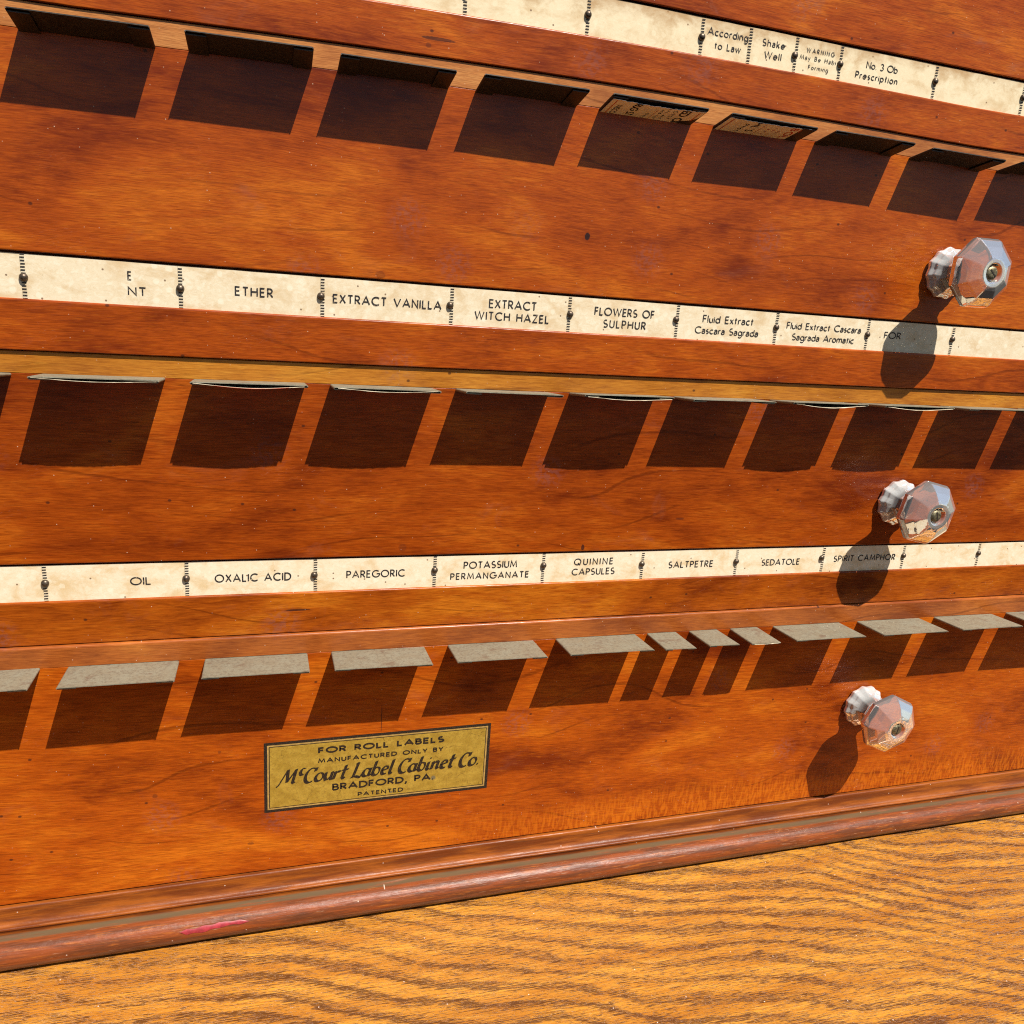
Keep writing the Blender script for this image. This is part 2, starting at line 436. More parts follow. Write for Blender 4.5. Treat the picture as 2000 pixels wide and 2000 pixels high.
g.principled(Base_Color=(0.98, 0.97, 0.94), Roughness=0.01, IOR=1.36, Transmission_Weight=g.smooth(gy, -9.0, -4.5, 0.88, 0.62))
M_GLASS = g.m

# ---------------------------------------------------------------- mesh helpers (millimetres in, metres out)
class MB:
    def __init__(self):
        self.v, self.f, self.m = [], [], []
    def add(self, vs, fs, mi=0):
        o = len(self.v)
        self.v += [tuple(p) for p in vs]
        self.f += [tuple(i + o for i in f) for f in fs]
        self.m += [mi] * len(fs)
    def box(self, x0, x1, y0, y1, z0, z1, mi=0):
        self.add([(x0, y0, z0), (x1, y0, z0), (x1, y1, z0), (x0, y1, z0), (x0, y0, z1), (x1, y0, z1), (x1, y1, z1), (x0, y1, z1)],
                 [(0, 3, 2, 1), (4, 5, 6, 7), (0, 1, 5, 4), (1, 2, 6, 5), (2, 3, 7, 6), (3, 0, 4, 7)], mi)
    def build(self, name, mats, parent=None, smooth=None, loc=None):
        me = bpy.data.meshes.new(name)
        me.from_pydata([(a * MM, b * MM, c * MM) for a, b, c in self.v], [], self.f)
        for m in (mats if isinstance(mats, (list, tuple)) else [mats]):
            me.materials.append(m)
        me.polygons.foreach_set('material_index', self.m)
        if smooth:
            me.polygons.foreach_set('use_smooth', [True] * len(self.f))
            me.set_sharp_from_angle(angle=math.radians(smooth))
        me.update()
        o = bpy.data.objects.new(name, me)
        COL.objects.link(o)
        if parent: o.parent = parent
        if loc: o.location = tuple(k * MM for k in loc)
        return o


def fn(v):
    return v if callable(v) else (lambda x: v)


def board(mb, x0, x1, zb, zt, yf, yb, rb=0.5, rt=0.5, step=12.0, mi=0):
    """a board along x with rounded front arrises; its edges may run slightly bowed"""
    zb, zt = fn(zb), fn(zt)
    n = max(1, int((x1 - x0) / step))
    rings = []
    for i in range(n + 1):
        x = x0 + (x1 - x0) * i / n
        b, t = zb(x), zt(x)
        pr = [(yb, b), (yf + rb + 0.3, b)]
        for k in range(6):
            a = math.radians(90.0 * k / 5)
            pr.append((yf + rb - rb * math.sin(a), b + rb - rb * math.cos(a)))
        pr.append((yf, b + rb + 0.3)); pr.append((yf, t - rt - 0.3))
        for k in range(6):
            a = math.radians(90.0 * k / 5)
            pr.append((yf + rt - rt * math.cos(a), t - rt + rt * math.sin(a)))
        pr += [(yf + rt + 0.3, t), (yb, t)]
        rings.append([(x, y, z) for y, z in pr])
    k = len(rings[0])
    vs = [p for r in rings for p in r]
    fs = []
    for i in range(n):
        for j in range(k):
            a, b2 = i * k + j, i * k + (j + 1) % k
            fs.append((a, a + k, b2 + k, b2))
    fs.append(tuple(range(k)))
    fs.append(tuple(n * k + j for j in reversed(range(k))))
    mb.add(vs, fs, mi)


# ---------------------------------------------------------------- lettering: strokes of a geometric poster hand
def arc(cx, cy, rx, ry, a0, a1, n=14):
    return [(cx + rx * math.cos(math.radians(a0 + (a1 - a0) * i / n)), cy + ry * math.sin(math.radians(a0 + (a1 - a0) * i / n))) for i in range(n + 1)]

X = 0.58
S_ = arc(.27, .745, .23, .255, 50, 270, 12) + arc(.27, .245, .27, .245, 90, -140, 12)[1:]
G = {
 'A': (.84, [[(0, 0), (.42, 1), (.84, 0)], [(.15, .32), (.69, .32)]]),
 'B': (.52, [[(0, 0), (0, 1), (.24, 1)] + arc(.24, .765, .22, .235, 90, -90) + [(0, .53)], [(.24, .53)] + arc(.26, .265, .26, .265, 90, -90) + [(0, 0)]]),
 'C': (.82, [arc(.5, .5, .5, .5, 48, 312, 22)]),
 'D': (.72, [[(0, 0), (0, 1), (.22, 1)] + arc(.22, .5, .5, .5, 90, -90, 18) + [(0, 0)]]),
 'E': (.46, [[(.46, 1), (0, 1), (0, 0), (.46, 0)], [(0, .53), (.42, .53)]]),
 'F': (.43, [[(.43, 1), (0, 1), (0, 0)], [(0, .52), (.39, .52)]]),
 'G': (.95, [arc(.5, .5, .5, .5, 45, 360, 24) + [(.58, .5)]]),
 'H': (.66, [[(0, 0), (0, 1)], [(.66, 0), (.66, 1)], [(0, .52), (.66, .52)]]),
 'I': (.0, [[(0, 0), (0, 1)]]),
 'K': (.58, [[(0, 0), (0, 1)], [(.54, 1), (0, .46)], [(.16, .62), (.58, 0)]]),
 'L': (.42, [[(0, 1), (0, 0), (.42, 0)]]),
 'M': (.92, [[(0, 0), (.13, 1), (.46, .14), (.79, 1), (.92, 0)]]),
 'N': (.66, [[(0, 0), (0, 1), (.66, 0), (.66, 1)]]),
 'O': (1.0, [arc(.5, .5, .5, .5, 0, 360, 28)]),
 'P': (.5, [[(0, 0), (0, 1), (.24, 1)] + arc(.24, .73, .26, .27, 90, -90) + [(0, .46)]]),
 'Q': (1.0, [arc(.5, .5, .5, .5, 0, 360, 28), [(.55, .3), (.95, -.06)]]),
 'R': (.54, [[(0, 0), (0, 1), (.24, 1)] + arc(.24, .735, .24, .265, 90, -90) + [(0, .47)], [(.2, .47), (.54, 0)]]),
 'S': (.53, [S_]),
 'T': (.56, [[(0, 1), (.56, 1)], [(.28, 1), (.28, 0)]]),
 'U': (.58, [[(0, 1), (0, .29)] + arc(.29, .29, .29, .29, 180, 360, 12) + [(.58, 1)]]),
 'V': (.78, [[(0, 1), (.39, 0), (.78, 1)]]),
 'W': (1.16, [[(0, 1), (.3, 0), (.58, 1), (.86, 0), (1.16, 1)]]),
 'X': (.62, [[(0, 0), (.6, 1)], [(.02, 1), (.62, 0)]]),
 'Y': (.62, [[(0, 1), (.31, .45), (.62, 1)], [(.31, .45), (.31, 0)]]),
 'Z': (.58, [[(0, 1), (.56, 1), (0, 0), (.58, 0)]]),
 'a': (.42, [arc(.2, .40, .2, .17, 150, 0, 9) + [(.40, 0)], [(.40, .33), (.2, .33)] + arc(.18, .165, .18, .165, 90, 270, 9) + [(.3, .02), (.40, .12)]]),
 'b': (.54, [[(0, 1), (0, 0)], arc(.27, .28, .27, .28, 0, 360, 20)]),
 'c': (.45, [arc(.28, .28, .28, .28, 52, 308, 16)]),
 'd': (.54, [arc(.27, .28, .27, .28, 0, 360, 20), [(.54, 1), (.54, 0)]]),
 'e': (.54, [[(.0, .29), (.54, .29)] + arc(.27, .28, .27, .28, 2, 312, 18)]),
 'f': (.3, [[(.1, 0), (.1, .85)] + arc(.24, .85, .14, .15, 180, 70, 6), [(0, .57), (.28, .57)]]),
 'g': (.54, [arc(.27, .28, .27, .28, 0, 360, 20), [(.54, .57), (.54, -.1)] + arc(.28, -.1, .26, .24, 0, -150, 10)]),
 'h': (.44, [[(0, 1), (0, 0)], arc(.22, .35, .22, .22, 180, 0, 10) + [(.44, 0)]]),
 'i': (.0, [[(0, 0), (0, .57)], [(0, .76), (0, .84)]]),
 'k': (.42, [[(0, 1), (0, 0)], [(.38, .57), (0, .26)], [(.12, .36), (.42, 0)]]),
 'l': (.0, [[(0, 0), (0, 1)]]),
 'm': (.78, [[(0, .57), (0, 0)], arc(.195, .37, .195, .2, 180, 0, 10) + [(.39, 0)], arc(.585, .37, .195, .2, 180, 0, 10) + [(.78, 0)]]),
 'n': (.44, [[(0, .57), (0, 0)], arc(.22, .35, .22, .22, 180, 0, 10) + [(.44, 0)]]),
 'o': (.56, [arc(.28, .28, .28, .28, 0, 360, 20)]),
 'p': (.54, [[(0, .57), (0, -.36)], arc(.27, .28, .27, .28, 0, 360, 20)]),
 'r': (.26, [[(0, .57), (0, 0)], arc(.2, .36, .2, .2, 180, 62, 8)]),
 's': (.32, [arc(.16, .43, .14, .14, 50, 270, 8) + arc(.16, .145, .16, .145, 90, -140, 8)[1:]]),
 't': (.3, [[(.13, .88), (.13, 0)], [(0, .57), (.3, .57)]]),
 'u': (.44, [[(0, .57), (0, .22)] + arc(.22, .22, .22, .22, 180, 360, 10) + [(.44, .57)], [(.44, .4), (.44, 0)]]),
 'w': (.78, [[(0, .57), (.2, 0), (.39, .57), (.58, 0), (.78, .57)]]),
 'x': (.42, [[(0, 0), (.42, .57)], [(0, .57), (.42, 0)]]),
 'y': (.46, [[(0, .57), (.23, .02)], [(.46, .57), (.1, -.34)]]),
 '3': (.5, [arc(.24, .76, .22, .24, 150, -80, 12) + arc(.24, .265, .26, .265, 80, -150, 12)]),
 '.': (.06, [[(0, .03), (.06, .03)]]),
 ',': (.12, [[(.08, .14), (.07, .0), (-.02, -.36)]]),
 "'": (.0, [[(0, 1), (0, .78)]]),
 ' ': (.34, []),
}


def ribbon(pts, w):
    """left and right points of a stroke of width w along pts, mitred"""
    closed = math.dist(pts[0], pts[-1]) < 1e-6
    n = len(pts)
    L, R = [], []
    for i in range(n):
        a = pts[(i - 1) if i > 0 else (n - 2 if closed else 0)]
        b = pts[i]
        c = pts[(i + 1) if i < n - 1 else (1 if closed else n - 1)]
        d1 = (b[0] - a[0], b[1] - a[1]); d2 = (c[0] - b[0], c[1] - b[1])
        l1, l2 = math.hypot(*d1), math.hypot(*d2)
        if l1 < 1e-9: d1, l1 = d2, l2
        if l2 < 1e-9: d2, l2 = d1, l1
        n1 = (-d1[1] / l1, d1[0] / l1); n2 = (-d2[1] / l2, d2[0] / l2)
        mx, my = n1[0] + n2[0], n1[1] + n2[1]
        ml = math.hypot(mx, my)
        if ml < 0.45: mx, my, ml = n1[0], n1[1], 1.0; k = 1.0
        else:
            mx, my = mx / ml, my / ml
            k = min(1.9, 1.0 / max(0.3, mx * n1[0] + my * n1[1]))
        L.append((b[0] + mx * w / 2 * k, b[1] + my * w / 2 * k))
        R.append((b[0] - mx * w / 2 * k, b[1] - my * w / 2 * k))
    return L, R


def strokes(text, x0, x1, z, cap, weight=0.13, gmap=G, wide=None, track=0.17):
    """lay TEXT out between x0 and x1 on baseline z; returns strokes as (points, width)"""
    adv = sum(gmap[c][0] for c in text)
    n = max(1, len(text) - 1)
    want = (x1 - x0 - weight * cap) / cap
    k = wide or min(1.06 if text.lower() != text and any(c.islower() for c in text) else (0.94 if len(text) > 3 else 1.2), max(0.70, (want - track * n) / max(adv, 1e-6)))
    tr = (want - adv * k) / n
    out, px = [], x0 + weight * cap / 2
    for ch in text:
        w, ss = gmap[ch]
        if ch.islower(): ss = [[(a, b * 1.12 if b < 0.6 else b) for a, b in q] for q in ss]
        for s in ss:
            out.append(([(px + a * k * cap, z + (weight / 2 + b * (1 - weight)) * cap) for a, b in s], weight * cap))
        px += (w * k + tr) * cap
    return out


def put_strokes(mb, ss, to3, mi, lift0=0.0):
    """to3(u, v, lift) places a point of the lettering; each stroke sits a hair above the one before"""
    for i, (pts, w) in enumerate(ss):
        L, R = ribbon(pts, w)
        lift = lift0 + 0.0025 * i
        n = len(pts)
        vs = [to3(u, v, lift) for u, v in L] + [to3(u, v, lift) for u, v in R]
        mb.add(vs, [(j, n + j, n + j + 1, j + 1) for j in range(n - 1)], mi)


# ---------------------------------------------------------------- the table the cabinet stands on
TZ = -252.7
tb = MB()
board(tb, -700, 1000, TZ - 28, TZ, -185, 420, 6, 6, 1700)
table = tb.build("oak_table", M_OAK, smooth=40)
table['label'] = "golden oak table top with dark wavy grain beneath the wooden label cabinet"
table['category'] = "table"

# ---------------------------------------------------------------- the cabinet
XL, XR = -330.0, 590.0
ORG = (130.0, 90.0, TZ)
cab = bpy.data.objects.new("label_cabinet", None)
COL.objects.link(cab)
cab.location = tuple(k * MM for k in ORG)
cab['label'] = "reddish brown varnished wooden drawer cabinet for roll labels with paper name strips and glass knobs"
cab['category'] = "cabinet"
LOC = tuple(-k for k in ORG)


def cl(x, lo=-60.0, hi=400.0): return max(lo, min(hi, x))
def quad(a, b, c, lo=-30, hi=330): return lambda x: c + b * cl(x, lo, hi) + a * cl(x, lo, hi) ** 2
def lin(a, b): return lambda x: a + b * cl(x)

rail0b = quad(-7.138e-05, 0.02237, 109.66)
lab0b = quad(-6.988e-05, 0.024495, 124.67)
strip1b = quad(-5.09e-05, 0.01561, 101.21)
ROWS = [
    dict(dy=-0.6, top=lambda x: 231.0, sb=lambda x: 222.5, pb=lin(142.78, -0.0097), lb=lab0b, rb=rail0b),
    dict(dy=0.0, top=lambda x: rail0b(x) - 0.25, sb=strip1b, pb=lin(32.05, -0.0045), lb=lin(16.68, -0.0018), rb=lambda x: -0.95),
    dict(dy=1.0, top=lambda x: -1.25, sb=lambda x: -9.0, pb=lin(-80.45, -0.0025), lb=lambda x: -95.28, rb=lambda x: -113.3),
    dict(dy=-0.2, top=lambda x: -113.55, sb=lin(-122.45, -0.002), pb=lambda x: -228.05, lb=None, rb=None),
]


def off(f, d): return lambda x: f(x) + d


case = MB(); board(case, XL - 16, XL - 0.6, TZ + 1, 231.5, -1.5, 190, 1, 1, 100)
case.build("case_side", M_CASE, cab, 40, LOC)
case = MB(); board(case, XR + 0.6, XR + 16, TZ + 1, 231.5, -1.5, 190, 1, 1, 100)
case.build("case_side", M_CASE, cab, 40, LOC)
case = MB(); board(case, XL - 22, XR + 22, 232.0, 250.0, -9, 196, 4, 4, 100)
case.build("case_top", M_CASE, cab, 40, LOC)
case = MB(); case.box(XL - 0.4, XR + 0.4, 182, 189, TZ + 2, 231)
case.build("case_back", M_CASE, cab, None, LOC)

# base moulding: fillet, cove, bead, dusty quirk and a big half round
prof = [(12, -228.45), (-0.7, -228.45), (-1.2, -228.5), (-1.55, -228.75), (-1.7, -229.2), (-1.75, -230.0), (-1.85, -231.4), (-2.05, -232.8), (-2.4, -234.2), (-2.9, -235.3), (-3.6, -236.0)]
prof += [(-4.15 - 0.75 * math.sin(a), -236.75 + 0.75 * math.cos(a)) for a in (0.25, 0.7, 1.15, 1.6, 2.05, 2.5)]
prof += [(-4.3, -238.2), (-4.3, -239.3), (-4.6, -239.8), (-5.2, -240.2)]
prof += [(-6.6 - 6.1 * math.sin(a), -246.6 + 6.1 * math.cos(a)) for a in [math.radians(k) for k in range(4, 181, 8)]]
prof += [(-4.0, -252.68), (12, -252.68)]
mo = MB()
rng = random.Random(3)
nst = 160
k = len(prof)
vs = []
for i in range(nst + 1):
    x = XL - 14 + (XR - XL + 28) * i / nst
    w = 0.10 * math.sin(x * 0.021) + 0.06 * math.sin(x * 0.09 + 1.3)
    vs += [(x, y + (w if z < -236 and y < -2 and z > -252.5 else 0), z) for y, z in prof]
fs = [(i * k + j, (i + 1) * k + j, (i + 1) * k + (j + 1) % k, i * k + (j + 1) % k) for i in range(nst) for j in range(k)]
fs += [tuple(range(k)), tuple(nst * k + j for j in reversed(range(k)))]
mo.add(vs, [tuple(reversed(f)) for f in fs])
mould = mo.build("base_moulding", M_MOULD, cab, 50, LOC)
# a crimson smear rubbed along the roll
sm = MB()
N = 30
vs = []
for i in range(N + 1):
    t_ = i / N
    x = -8.5 + 28.5 * t_
    mid = math.radians(66 - 6 * t_ + 3 * math.sin(7 * t_))
    half = math.radians((12 if t_ < 0.6 else 9) * min(1, t_ * 9, (1 - t_) * 6 + 0.15) * (0.85 + 0.2 * math.sin(23 * t_)))
    for j in range(7):
        a = mid + half * (j / 3 - 1)
        r = 6.1 + 0.14 + 0.12 * (1 - (j / 3 - 1) ** 2)
        vs.append((x, -6.6 - r * math.sin(a), -246.6 + r * math.cos(a)))
sm.add(vs, [(i * 7 + j, i * 7 + j + 1, i * 7 + j + 8, i * 7 + j + 7) for i in range(N) for j in range(6)])
s = sm.build("paint_smear", M_SMEAR, mould, 60)
s['label'] = "crimson smear on the rounded base moulding"

drawers, rails = [], []
for i, r in enumerate(ROWS):
    dy = r['dy']
    d = MB()
    board(d, XL, XR, r['pb'], off(r['sb'], -0.14), dy, dy + 12, 0.45, 0.12)
    if r['rb']:
        board(d, XL, XR, off(r['rb'], 0.4), off(r['pb'], -0.95), dy + 1.5, dy + 12, 0.1, 0.1)
    lo = (r['rb'](100) + 2) if r['rb'] else -226
    d.box(XL + 4, XR - 4, dy + 12.05, 175, lo, r['sb'](100) - 5)
    dr = d.build("drawer", M_PAN[i], cab, 30, LOC)
    dr['label'] = ["uppermost drawer whose name strip begins with blank cards", "drawer between the Shake Well strip and the Ether strip",
                   "drawer whose name strip reads Oxalic Acid to Spirit Camphor", "bottom drawer bearing the gilt maker plate"][i]
    drawers.append(dr)
    b = MB()
    board(b, XL, XR, r['sb'], r['top'], dy, dy + 12, 0.12, 1.1 if i == 3 else 0.5)
    b.build("ledge", M_LEDGE[i], dr, 30)
    if r['rb']:
        b = MB()
        board(b, XL, XR, r['rb'], off(r['lb'], -0.18), dy - 0.15, dy + 12, 0.4, 0.75)
        b.build("rail", M_RAIL[i], dr, 30)

# ---------------------------------------------------------------- name cards, one after the other along each strip
SEAMS = [
    [-151, -101, -51, -0.5, 49.5, 99.4, 147.1, 195.6, 217.4, 239.3, 261.3, 311.0, 361.0, 411.0, 461.0],
    [50.0 * k for k in range(-3, 10)],
    [-151.6, -101.6, -51.6, -1.55, 48.2, 98.55, 148.35, 197.65, 248.2, 298.45, 348.4, 398.4, 448.4],
]
TEXT = [
    {(195.6): [('According', 197.9, 216.4, 134.4, 2.8), ('to Law', 201.6, 213.7, 129.8, 2.7)],
     (217.4): [('Shake', 223.0, 233.7, 134.0, 2.7), ('Well', 224.5, 232.7, 129.6, 2.8)],
     (239.3): [('WARNING', 244.1, 257.9, 134.6, 1.75), ('May Be Habit', 241.4, 260.4, 131.8, 1.75), ('Forming', 246.0, 255.8, 128.5, 1.7)],
     (261.3): [('No. 3 Ob', 274.4, 290.6, 132.7, 2.8), ('Prescription', 269.6, 291.4, 128.5, 2.7)]},
    {(-50.0): [('E', -17.4, -16.0, 25.1, 3.1), ('NT', -17.5, -11.4, 19.9, 3.1)],
     (0.0): [('ETHER', 18.5, 32.1, 22.2, 3.4)],
     (50.0): [('EXTRACT VANILLA', 53.8, 96.0, 21.8, 3.4)],
     (100.0): [('EXTRACT', 115.3, 135.6, 23.8, 3.5), ('WITCH HAZEL', 109.5, 141.4, 19.0, 3.4)],
     (150.0): [('FLOWERS OF', 161.2, 189.0, 23.8, 3.4), ('SULPHUR', 165.6, 185.5, 18.9, 3.4)],
     (200.0): [('Fluid Extract', 212.4, 238.0, 23.7, 3.3), ('Cascara Sagrada', 209.2, 241.2, 18.9, 3.1)],
     (250.0): [('Fluid Extract Cascara', 255.4, 296.0, 23.4, 3.1), ('Sagrada Aromatic', 259.0, 293.0, 18.5, 3.1)],
     (300.0): [('FOR', 309.6, 319.4, 21.8, 3.2)]},
    {(-51.6): [('OIL', -22.2, -14.6, -90.1, 3.4)],
     (-1.55): [('OXALIC ACID', 8.8, 38.5, -90.2, 3.5)],
     (48.2): [('PAREGORIC', 60.8, 85.6, -90.25, 3.4)],
     (98.55): [('POTASSIUM', 111.3, 135.9, -87.7, 3.4), ('PERMANGANATE', 105.6, 141.8, -92.6, 3.1)],
     (148.35): [('QUININE', 163.1, 182.6, -87.65, 3.3), ('CAPSULES', 162.4, 183.8, -92.5, 3.3)],
     (197.65): [('SALTPETRE', 211.4, 235.5, -90.6, 3.4)],
     (248.2): [('SEDATOLE', 262.7, 284.8, -90.95, 3.3)],
     (298.45): [('SPIRIT CAMPHOR', 304.9, 343.3, -90.2, 3.4)]},
]
rng = random.Random(11)
for i in range(3):
    r = ROWS[i]
    yc = r['dy'] + 0.75
    for a, b in zip(SEAMS[i][:-1], SEAMS[i][1:]):
        mb = MB()
        ca, cb = a - 0.75, b - 0.80
        zl, zh = (lambda x: r['lb'](x) - 1.2), (lambda x: r['pb'](x) - 0.80)
        yy = yc + rng.uniform(-0.06, 0.06)
        nseg = 8
        vs = []
        for k in range(nseg + 1):
            x = ca + (cb - ca) * k / nseg
            bow = 0.10 * math.sin(math.pi * k / nseg) * rng.uniform(0.2, 0.9)
            vs += [(x, yy - bow, zl(x)), (x, yy - bow, zh(x)), (x, yy + 0.25, zh(x)), (x, yy + 0.25, zl(x))]
        fs = []
        for k in range(nseg):
            o = k * 4
            fs += [(o, o + 4, o + 5, o + 1), (o + 1, o + 5, o + 6, o + 2), (o + 2, o + 6, o + 7, o + 3), (o + 3, o + 7, o + 4, o)]
        fs += [(0, 1, 2, 3), tuple(nseg * 4 + q for q in (3, 2, 1, 0))]
        mb.add(vs, fs, 0)
        ys = yy - 0.16
        # the printed perforation at the card's left edge
        z = zl(a) + 0.9
        j = 0
        while z < zh(a) - 0.3:
            jit = rng.uniform(-0.08, 0.08)
            mb.add([(a - 0.68 + jit, ys, z), (a + 0.72 + jit, ys, z + 0.02), (a + 0.72 + jit, ys, z + 0.42), (a - 0.68 + jit, ys, z + 0.40)], [(0, 1, 2, 3)], 1)
            z += 1.05
        words = TEXT[i].get(a, [])
        for q, (tx, x0, x1, zz, cap) in enumerate(words):
            low = any(c.islower() for c in tx)
            ss = strokes(tx, x0, x1, zz, cap, 0.145 if not low else 0.132, track=0.19 if low else 0.26)
            put_strokes(mb, ss, lambda u, v, l: (u, ys - 0.01 - l, v), 1)
        o = mb.build("name_card", [M_PAPER[i], M_INK], drawers[i])
        if words:
            o['label'] = "cream card printed " + " ".join(w[0] for w in words).replace('.', '')

# dome-headed nails that hold the cards
nb = MB()
R0, n = 1.42, 18
vs = [(0, -1.25, 0)]
for k in range(1, 7):
    a = math.pi / 2 * k / 6
    for q in range(n):
        t_ = 2 * math.pi * q / n
        vs.append((R0 * math.sin(a) * math.cos(t_), -1.25 * math.cos(a), R0 * math.sin(a) * math.sin(t_)))
fs = [(0, 1 + q, 1 + (q + 1) % n) for q in range(n)]
for k in range(5):
    for q in range(n):
        a, b = 1 + k * n + q, 1 + k * n + (q + 1) % n
        fs.append((a, a + n, b + n, b))
vs += [(x, 3.0, z) for x, y, z in vs[-n:]]
o = 1 + 5 * n
fs += [(o + q, o + n + q, o + n + (q + 1) % n, o + (q + 1) % n) for q in range(n)]
nb.add(vs, fs)
NAILS = [
    [(-0.5, 133.5), (49.5, 133.6), (99.3, 133.4), (147.0, 133.6), (195.6, 133.1), (238.8, 132.6), (261.2, 132.4), (311, 132.5), (361, 132.4), (411, 132.3)],
    [(-100, 23.6), (-50, 23.7), (-0.1, 23.4), (49.4, 24.0), (99.4, 23.8), (150.4, 23.4), (199.4, 24.1), (250.0, 23.6), (299.9, 23.1), (350, 23.5), (400, 23.4), (450, 23.5)],
    [(-101.6, -88), (-51.6, -88.1), (-1.8, -88.0), (47.7, -88.3), (98.5, -87.8), (148.4, -87.2), (197.4, -88.0), (248.1, -88.2), (297.5, -87.8), (348.4, -88), (398.4, -88)],
]
nail0 = None
for i in range(3):
    for (x, z) in NAILS[i]:
        if nail0 is None:
            nail0 = nb.build("nail", M_NAIL, drawers[0], 70); o = nail0
        else:
            o = nail0.copy(); COL.objects.link(o)
        o.parent = drawers[i]
        o.location = (x * MM, (ROWS[i]['dy'] + 0.62) * MM, z * MM)
        o.rotation_euler = (rng.uniform(-.08, .08), rng.uniform(-3, 3), rng.uniform(-.08, .08))

# ---------------------------------------------------------------- tin label chutes: flattened tubes, open along the underside
TH = 1.15
def chute_mesh(w, d, flap=6.5):
    t = 0.36
    r = 0.6
    def path(e):      # e: how far inside the outer skin
        p = [(flap, -TH + e)]
        p += [(r, -TH + e)]
        for k in range(1, 8):
            a = math.radians(270 - 180 * k / 8)
            p.append((TH / 2 + (TH / 2 - e) * math.cos(a), -TH / 2 + (TH / 2 - e) * math.sin(a)))
        p += [(TH / 2, -e), (w - TH / 2, -e)]
        for k in range(1, 8):
            a = math.radians(90 - 180 * k / 8)
            p.append((w - TH / 2 + (TH / 2 - e) * math.cos(a), -TH / 2 + (TH / 2 - e) * math.sin(a)))
        p += [(w - r, -TH + e), (w - flap, -TH + e)]
        return p
    out, inn = path(0), path(t)
    n = len(out)
    mb = MB()
    ysl = [4.0, -d * 0.35, -d * 0.8, -d]
    rr = random.Random(int(w * 10 + d))
    vs = []
    for y in ysl:
        for p in (out, inn):
            for j, (x, z) in enumerate(p):
                jy = rr.uniform(-0.05, 0.05) if y == -d else 0.0
                fl = -0.75 if (y == -d and z < -TH * 0.55) else 0.0
                vs.append((x, y + jy - fl, z + rr.uniform(-.015, .015)))
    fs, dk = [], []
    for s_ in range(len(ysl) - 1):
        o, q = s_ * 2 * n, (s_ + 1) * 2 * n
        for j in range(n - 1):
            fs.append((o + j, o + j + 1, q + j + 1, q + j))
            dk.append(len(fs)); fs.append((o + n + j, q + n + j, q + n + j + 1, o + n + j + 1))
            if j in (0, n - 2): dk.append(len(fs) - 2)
        for j in (0, n - 1):
            fs.append((o + j, q + j, q + n + j, o + n + j))
    e = (len(ysl) - 1) * 2 * n
    for j in range(n - 1):
        fs.append((e + j, e + j + 1, e + n + j + 1, e + n + j))
    mb.add(vs, fs)
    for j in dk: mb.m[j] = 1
    return mb

D1, D2, D3 = 13.8, 18.4, 20.0
CH = [
    (0, 13.6, 0.0, [(-95, 40.4), (-45, 40.4), (5.4, 40.4), (54.3, 40.4), (104.8, 40.4), (154.8, 40.4), (205.1, 40.4), (254.7, 40.4), (304.5, 40.4), (354.5, 40.4)]),
    (1, D1, 2.6, [(-95.5, 40.4), (-45.5, 40.4), (5.2, 40.4), (54.3, 40.4), (104.9, 40.4), (154.8, 40.6), (205.4, 40.8), (254.6, 40.4), (304.5, 40.4), (354.5, 40.4), (404.5, 40.4)]),
    (2, D2, 1.5, [(-97.0, 40.6), (-47.0, 40.6), (3.2, 40.6), (53.2, 40.6), (103.5, 40.4), (153.2, 40.4), (202.9, 40.6), (252.4, 39.6), (301.9, 40.4), (351.5, 40.4), (401.5, 40.4)]),
    (3, D3, 1.3, [(-95.8, 40.4), (-45.8, 40.4), (4.3, 40.7), (54.8, 40.4), (105.6, 40.4), (156.8, 40.7), (203.6, 15.7), (226.3, 15.7), (249.2, 15.9), (273.9, 40.4), (325.4, 40.4), (375.6, 40.4), (426, 40.4)]),
]
cache = {}
for i, d, dz, items in CH:
    for (x, w) in items:
        key = (i, round(w))
        if key not in cache:
            o = chute_mesh(w, d, 6.5 if w > 20 else 4.0).build("label_chute", [M_TIN_SHADE if i < 2 else M_TIN, M_TIN_SHADE], drawers[i], 45)  # upper rows wholly in the painted shade colour, lower rows only beneath and inside
            cache[key] = o
        else:
            o = cache[key].copy(); COL.objects.link(o)
        o.parent = drawers[i]
        o.location = (x * MM, ROWS[i]['dy'] * MM, (ROWS[i]['sb'](x + w / 2) - 0.02) * MM)
        ang = -math.atan2(dz, d) + rng.uniform(-.02, .02)
        slope = (ROWS[i]['sb'](x + w) - ROWS[i]['sb'](x)) / w
        o.rotation_euler = (ang, -slope + rng.uniform(-.006, .006), rng.uniform(-.012, .012))

